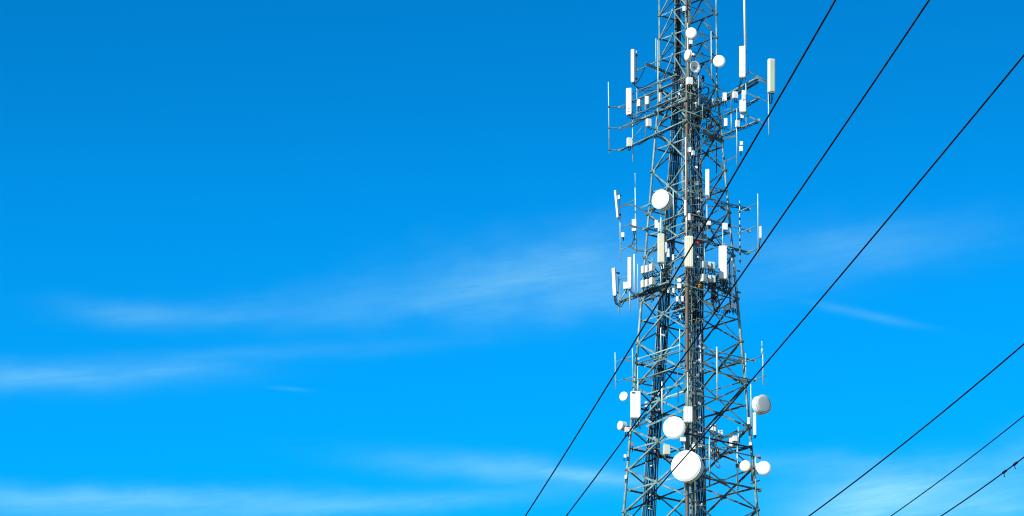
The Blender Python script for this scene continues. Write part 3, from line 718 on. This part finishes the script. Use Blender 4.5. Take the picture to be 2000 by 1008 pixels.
radio('white box inside the tower beside the near leg, under a round cap', 1326.5, 559, 8, 9, 0, 'F', -.2, cables=2)
dish('tiny round dish just above the white box beside the near leg', 1327, 547.5, 4, -10, 0, 'F', -.2, .3)
radio('white box inside the tower left of the rusty leg, leftmost', 1306, 567, 5, 11, 0, 'C', .6, cables=2)
radio('white box inside the tower left of the rusty leg, second from left', 1315.5, 568, 4.5, 10, 0, 'C', .6, cables=2)
radio('white box close to the rusty leg, lower left', 1323, 584, 5, 10, -20, 'F', -.3, cables=3)
radio('white box touching the rusty leg, lower right', 1333, 584, 4, 10, 0, 'F', -.1, cables=2)
radio('tall dark box hanging inside the tower below the right stacked boxes', 1393, 573, 9, 32, 10, 'R', -.2, 'cable_blue', cables=1)
whip('thin white tube beside the right leg at the crowded frame', 1429.5, 503, 590, 2.4, 'R', .5, 'white', lean=1)
for k, (x, y, w, h, wd) in enumerate([(1416, 602, 6, 9, 'leftmost'), (1423, 600, 5, 10, 'second from left'), (1430, 597, 5, 10, 'third from left'), (1435.5, 599, 5, 9, 'rightmost')]):
    radio('small grey box of the cluster hanging below the right frame, %s' % wd, x, y, w, h, 10 * k - 15, 'R', .3, 'greybox' if k < 2 else 'white', cables=3)
# ---- fourth level
whip('thin pale pole at the far left of the fourth level', 1202, 688, 760, 2.2, 'LF', .5, 'pipe', lean=1)
whip('thin pale pole between the far left pole and the left leg', 1235.7, 680, 749, 2.0, 'LF', .5, 'pipe', lean=1)
whip('thin pale pole left of the rusty near leg, upper', 1328, 642, 716, 2.1, 'LF', .6, 'pipe', lean=.6)
whip('thin dark pole left of the rusty near leg, lower', 1324, 718, 787, 1.9, 'LF', .4, 'steel_dark', lean=.6)
whip('white tube in front of the left cable ladder', 1293.2, 745, 808, 2.8, 'LF', .6, 'white', lean=.5)
whip('tallest pale tube standing between the near and right legs', 1400.8, 677, 778, 3.8, 'RF', .7, 'pipe', lean=1)
whip('white whip in front of the centre cables above the fourth level', 1368.3, 650, 726, 2.8, 'C', 1.6, 'white', lean=1.2)
whip('thin white tube in front of the left cable ladder, high up', 1291, 640, 696, 2.0, 'LF', .3, 'white', lean=1)
whip('pale whip with a thin tip at the far right of the fourth level', 1490.5, 688, 752, 2.8, 'R', .5, 'pipe', lean=1, tip=681)
whip('short whip tip with a thick collar at the top of the far right pole', 1488.7, 680, 692, 4.5, 'R', .5, 'pipe', lean=.3, tip=668)
whip('pale pipe along the right leg beside the grey faced dish', 1467, 750, 832, 2.6, 'R', .5, 'pipe', lean=1)
dish('white drum dish turned away right, grey face in shade', 1492.5, 789, 18.7, 37, 2, 'R', .5, .36, face='shade_dish')
panel('large white cabinet antenna on the left leg with a dark vent', 1241.5, 765, 817, 20, 5, 'LF', .9, 10, slot=True, pipe=(1246, 742, 770, 1.2), jump=[(1246, 832, 'L', .3), (1238, 830, 'L', .3), (1252, 834, 'L', .2)], sag=5)
dish('small white dish left of the large cabinet antenna', 1217.5, 774, 9, -32, 0, 'LF', .8, .15, arm=None)
dish('small grey green drum dish below left of the cabinet antenna', 1210.5, 831, 9, -55, 0, 'LF', .9, .55, m='greybox', face='white')
radio('small white box between the cabinet antenna and the drum dish below', 1225, 839.5, 9, 9, 15, 'LF', .7, cables=3)
radio('dull pinkish box behind the cabinet antenna', 1262, 790, 5, 11, 0, 'L', 0, 'clamp', cables=3)
panel('ribbed twin white antenna on the near leg above the big dish', 1344, 795, 825, 17, 3, 'F', .6, 8, ribs=2, pipe=(1343, 727, 797, 1.3), jump=[(1352, 840, 'F', .2), (1346, 842, 'F', .2)], sag=4)
dish('big round white dish left of the near leg, second largest', 1316.5, 835.5, 21.5, -14, -10, 'LF', 1.4, .12)
dish('largest white dish at the bottom of the tower crossed by a wire', 1339.5, 910, 29.5, -22, -2, 'F', 1.2, .24)
radio('white half round cap between the two big dishes', 1334, 859, 11, 7, 0, 'F', .5, cables=1)
whip('white pipe between the two big dishes', 1337, 862, 886, 3, 'F', .35, 'pipe', lean=.3)
whip('pale pipe under the largest dish', 1337.5, 938, 960, 3, 'F', .4, 'pipe', lean=.2)
radio('pale grey box right of the near leg above the largest dish', 1355, 873, 7, 9, -10, 'F', .2, 'greybox', cables=2)
radio('tall white box on the right leg, right of the pipe', 1474, 828, 6, 42, -10, 'R', .6, cables=2)
radio('short white box on the right leg below the grey faced dish', 1462, 822, 4.5, 13, 0, 'R', .4, cables=1)
radio('small white box on the right leg just above its lowest frame', 1465.5, 867, 5, 6, 0, 'R', .5, cables=2)
for k, (x, y, w, h, wd) in enumerate([(1390.5, 838, 6, 15, 'upper left'), (1397, 836, 6, 14, 'upper middle'), (1407, 846, 9, 10, 'upper right'), (1392, 880, 7, 9, 'lower left'), (1404, 882, 7, 10, 'lower right')]):
    radio('grey box in the cable cluster right of the big dishes, %s' % wd, x, y, w, h, -15 + 12 * k, 'R', .2, 'greybox' if k != 2 else 'white', cables=4)
dish('white dish facing away with a square back box, right of the cable cluster', 1430, 861, 11, -30, 0, 'R', .5, .3, kind='drum', pipe=(1442, 848, 876, 1.1))
radio('square white box on the back of the dish right of the cable cluster', 1435.5, 857, 9, 10, 15, 'R', .9, cables=2)
dish('cream dish left of the pair at the bottom right', 1455, 910, 10.7, -22, -4, 'R', 1.1, .2, m='cream', face='cream', pipe=(1440, 872, 957, 1.8))
dish('rightmost round white dish at the bottom with a box on its back', 1491.5, 914, 13.6, -5, -2, 'R', 1.0, .15, pipe=(1475.5, 892, 957, 1.5))
radio('white box on the arm of the rightmost bottom dish', 1480.5, 912, 8, 12, -20, 'R', .9, cables=2)
radio('light grey box with upright coils left of the largest dish', 1302, 879, 13, 18, 10, 'LF', .2, 'greybox', cables=4)
radio('tiny white box on the outside of the left leg, upper', 1221, 891, 5, 6, 0, 'L', .2, cables=1)
radio('tiny white box on the outside of the left leg, lower', 1222, 932, 4, 7, 0, 'L', .2, cables=1)
radio('small dark bracket box right beside the left leg below the cabinet', 1235, 868, 6, 7, 0, 'L', .2, 'back', cables=1)

# ------------------------------------------------------------------ overhead wires in front of the tower
def ray_plane_z(px, py, z):
    d = ray(px, py); return EYE + d * ((z - EYE.z) / d.z)
def wire(label, p0, pm, p1, h, w, ties=()):
    a = ray_plane_z(*p0, h); b = ray_plane_z(*p1, h)
    n = Vector((b.y - a.y, -(b.x - a.x), 0)).normalized()
    d = ray(*pm); m_ = EYE + d * ((a - EYE).dot(n) / d.dot(n))
    L = (b - a); Lh = Vector((L.x, L.y, 0)); f = (m_ - a).dot(Lh) / Lh.length_squared
    sag = (h - m_.z) / (4 * f * (1 - f))
    def at(t): 
        q = a + L * t; q.z = h - sag * 4 * t * (1 - t); return q
    t = Thing('power_cable', at(-.9), label, 'cable', 'overhead power cables')
    rad = w * (a - EYE).length / FPX / 2 * .5 + w * (b - EYE).length / FPX / 2 * .5
    t.part('strand', MB().tube([at(-.9 + k * .04) for k in range(72)], rad, 8), 'wire')
    for (x, y) in ties:
        d = ray(x, y); q = EYE + d * ((a - EYE).dot(n) / d.dot(n))
        f = (q - a).dot(Lh) / Lh.length_squared
        q = at(f); q2 = at(f + .01); dr = (q2 - q).normalized()
        mb = MB().tube([q - dr * .03, q + dr * .03], rad * 1.9, 8)
        mb.tube([q - UP * rad, q - UP * (rad + .012) + dr * .012, q - UP * (rad + .024) + dr * .006, q - UP * (rad + .03) - dr * .006], rad * .7, 6)
        t.part('cable_tie', mb, 'wire')
wire('black overhead wire crossing the tower, leftmost and steepest of the wires', (1632, 0), (1328, 520), (1026, 1008), 9.5, 3.0)
wire('black overhead wire crossing the tower, second from the left', (1815, 0), (1460, 520), (1106, 1008), 9.3, 2.9)
wire('black overhead wire third from the left, crossing the largest dish', (2000, 108), (1560, 635), (1236, 1008), 9.0, 2.9)
wire('black overhead wire right of the tower, upper of the three in the bottom right corner', (2000, 672), (1792, 845), (1580, 1008), 8.3, 2.8)
wire('thin overhead wire in the middle of the three in the bottom right corner', (2000, 812), (1872, 912), (1740, 1008), 7.8, 2.1)
wire('thin overhead wire with small ties, lowest in the bottom right corner', (2000, 893), (1920, 952), (1838, 1008), 7.4, 2.5, ties=[(1983, 906), (1962, 922)])

# ------------------------------------------------------------------ ground
g = MB().add([(-6000, -3000, 0), (6000, -3000, 0), (6000, 9000, 0), (-6000, 9000, 0)], [(0, 1, 2, 3)]).build('ground', 'ground')
g['kind'] = 'structure'

# ------------------------------------------------------------------ sun and sky
SUN_EL = math.radians(30)
sd = Vector((-0.68, -0.73, 0)).normalized() * math.cos(SUN_EL) + UP * math.sin(SUN_EL)
sun = bpy.data.lights.new('sun', 'SUN'); sun.energy = 5.0; sun.angle = math.radians(.5); sun.color = (1, .96, .88)
so = bpy.data.objects.new('sun', sun); col.objects.link(so)
so.rotation_euler = sd.to_track_quat('Z', 'Y').to_euler()
w = bpy.data.worlds.new('World'); scene.world = w; w.use_nodes = True
N = w.node_tree; N.nodes.clear()
def nd(t, **k):
    n = N.nodes.new(t)
    for a, b in k.items(): setattr(n, a, b)
    return n
def lk(a, b): N.links.new(a, b)
def mth(op, a, b=None, c=None, clamp=False):
    n = nd('ShaderNodeMath', operation=op); n.use_clamp = clamp
    for i, v in enumerate((a, b, c)):
        if v is None: continue
        if isinstance(v, (int, float)): n.inputs[i].default_value = v
        else: lk(v, n.inputs[i])
    return n.outputs[0]
out = nd('ShaderNodeOutputWorld'); bg = nd('ShaderNodeBackground'); lk(bg.outputs[0], out.inputs[0])
sky = nd('ShaderNodeTexSky', sky_type='NISHITA'); sky.sun_disc = False
sky.sun_elevation = SUN_EL; sky.sun_rotation = math.atan2(sd.x, sd.y)
sky.air_density = 1.0; sky.dust_density = 0.3; sky.ozone_density = 3.0
bg.inputs['Strength'].default_value = 0.1
import json
def lin(v): v /= 255; return v / 12.92 if v < .04045 else ((v + .055) / 1.055) ** 2.4
# clear-air tint of the sky by height above the horizon: (row, wanted sRGB, untinted sky sRGB)
TINT = [(1008, (0, 173, 253), (121, 153, 189)), (840, (0, 166, 251), (117, 149, 184)), (664, (0, 157, 243), (112, 144, 181)), (390, (0, 142, 226), (106, 136, 173)), (200, (0, 131, 211), (102, 132, 169)), (0, (0, 124, 202), (99, 129, 166))]
GRADE = [(0.10, (.4, .4, .4))]
for py, T, C in TINT:
    GRADE.append((ray(800, py).normalized().z, tuple(max(.004, lin(a) / lin(b)) * .4 for a, b in zip(T, C))))
GRADE.append((.50, (.2, .38, .5)))
tc = nd('ShaderNodeTexCoord'); sx = nd('ShaderNodeSeparateXYZ'); lk(tc.outputs['Generated'], sx.inputs[0])
cr = nd('ShaderNodeValToRGB'); els = cr.color_ramp.elements
while len(els) < len(GRADE): els.new(.5)
for e, (p, c) in zip(els, GRADE): e.position = p; e.color = (*c, 1)
lk(sx.outputs['Z'], cr.inputs[0])
mul = nd('ShaderNodeMix', data_type='RGBA', blend_type='MULTIPLY'); mul.inputs[0].default_value = 1
vs_ = nd('ShaderNodeVectorMath', operation='SCALE'); lk(sky.outputs[0], vs_.inputs[0]); vs_.inputs['Scale'].default_value = 2.5; lk(vs_.outputs[0], mul.inputs[6]); lk(cr.outputs[0], mul.inputs[7])
# thin high cloud, laid out by compass direction and height above the horizon
az = mth('ARCTAN2', sx.outputs['X'], sx.outputs['Y']); el = mth('ARCSINE', sx.outputs['Z'])
def dirc(px, py):
    d = ray(px, py).normalized(); return math.atan2(d.x, d.y), math.asin(d.z)
cmb = nd('ShaderNodeCombineXYZ'); lk(mth('MULTIPLY', az, 26.0), cmb.inputs[0]); lk(mth('ADD', mth('MULTIPLY', el, 150.0), mth('MULTIPLY', az, -18.0)), cmb.inputs[1])
nz = nd('ShaderNodeTexNoise'); nz.inputs['Scale'].default_value = 1.0; nz.inputs['Detail'].default_value = 7; nz.inputs['Roughness'].default_value = .55; nz.inputs['Distortion'].default_value = .35
lk(cmb.outputs[0], nz.inputs['Vector'])
nzv = mth('MULTIPLY_ADD', nz.outputs['Fac'], 2.6, -.65, clamp=True)
cm2 = nd('ShaderNodeCombineXYZ'); lk(mth('MULTIPLY', az, 60.0), cm2.inputs[0]); lk(mth('MULTIPLY', el, 110.0), cm2.inputs[1])
nz2 = nd('ShaderNodeTexNoise'); nz2.inputs['Scale'].default_value = 1.0; nz2.inputs['Detail'].default_value = 5
lk(cm2.outputs[0], nz2.inputs['Vector'])
# centre px, py, half length, half height, tilt (deg, + = rises to the right), strength
CLOUDS = [(980, 550, 340, 60, 9, .11), (1120, 530, 280, 85, 8, .09), (1180, 590, 160, 25, 5, .05), (700, 590, 300, 36, 6, .05), (230, 612, 130, 24, -3, .09), (400, 618, 220, 20, 3, .06), (170, 735, 260, 26, 3, .14), (30, 740, 160, 34, 0, .07), (360, 722, 110, 18, 2, .08), (520, 690, 360, 16, 4, .05),
          (565, 760, 40, 4, -3, .06), (1690, 614, 105, 9, -13, .09), (1720, 475, 260, 50, 3, .08), (1400, 560, 300, 50, 6, .05), (1600, 500, 120, 30, 0, .05),
          (1000, 918, 260, 26, -4, .2), (1180, 932, 130, 12, -4, .22), (300, 975, 520, 24, 1, .2), (100, 1000, 300, 30, 0, .12), (700, 990, 420, 20, 5, .14), (1720, 960, 210, 50, 4, .27), (1900, 985, 240, 62, 0, .27), (1680, 1000, 160, 30, 12, .24), (1560, 905, 220, 22, -2, .1), (1980, 890, 90, 40, 20, .1)]
tot = None
for (px, py, hl, hh, tilt, s) in CLOUDS:
    a0, e0 = dirc(px, py); kx = 1.0 / FPX; t = math.radians(tilt)
    da = mth('MULTIPLY', mth('SUBTRACT', az, a0), math.cos(e0)); de = mth('SUBTRACT', el, e0)
    U = mth('ADD', mth('MULTIPLY', da, math.cos(t) / (hl * kx)), mth('MULTIPLY', de, math.sin(t) / (hl * kx)))
    V = mth('ADD', mth('MULTIPLY', da, -math.sin(t) / (hh * kx)), mth('MULTIPLY', de, math.cos(t) / (hh * kx)))
    V = mth('ADD', V, mth('MULTIPLY_ADD', nz2.outputs['Fac'], 1.3, -.65))
    r2 = mth('ADD', mth('MULTIPLY', U, U), mth('MULTIPLY', V, V))
    gss = mth('MULTIPLY', mth('POWER', 2.718, mth('MULTIPLY', r2, -1.3)), s)
    tot = gss if tot is None else mth('ADD', tot, gss)
cm3 = nd('ShaderNodeCombineXYZ'); lk(mth('MULTIPLY', az, 70.0), cm3.inputs[0]); lk(mth('ADD', mth('MULTIPLY', el, 900.0), mth('MULTIPLY', az, -120.0)), cm3.inputs[1])
nz3 = nd('ShaderNodeTexNoise'); nz3.inputs['Scale'].default_value = 1.0; nz3.inputs['Detail'].default_value = 8; nz3.inputs['Roughness'].default_value = .7; nz3.inputs['Distortion'].default_value = .8
lk(cm3.outputs[0], nz3.inputs['Vector'])
fib = mth('MULTIPLY_ADD', nz3.outputs['Fac'], 1.0, .5)
fac = mth('MULTIPLY', mth('MULTIPLY', tot, fib), mth('MULTIPLY_ADD', nzv, .75, .5), clamp=True)
mx = nd('ShaderNodeMix', data_type='RGBA'); lk(fac, mx.inputs[0]); lk(mul.outputs[2], mx.inputs[6]); mx.inputs[7].default_value = (4.8, 9.7, 9.8, 1)
lk(mx.outputs[2], bg.inputs['Color'])

scene.view_settings.view_transform = 'Standard'
scene.view_settings.look = 'None'
scene.view_settings.exposure = 0
scene.render.engine = 'CYCLES'
scene.cycles.filter_width = 1.1
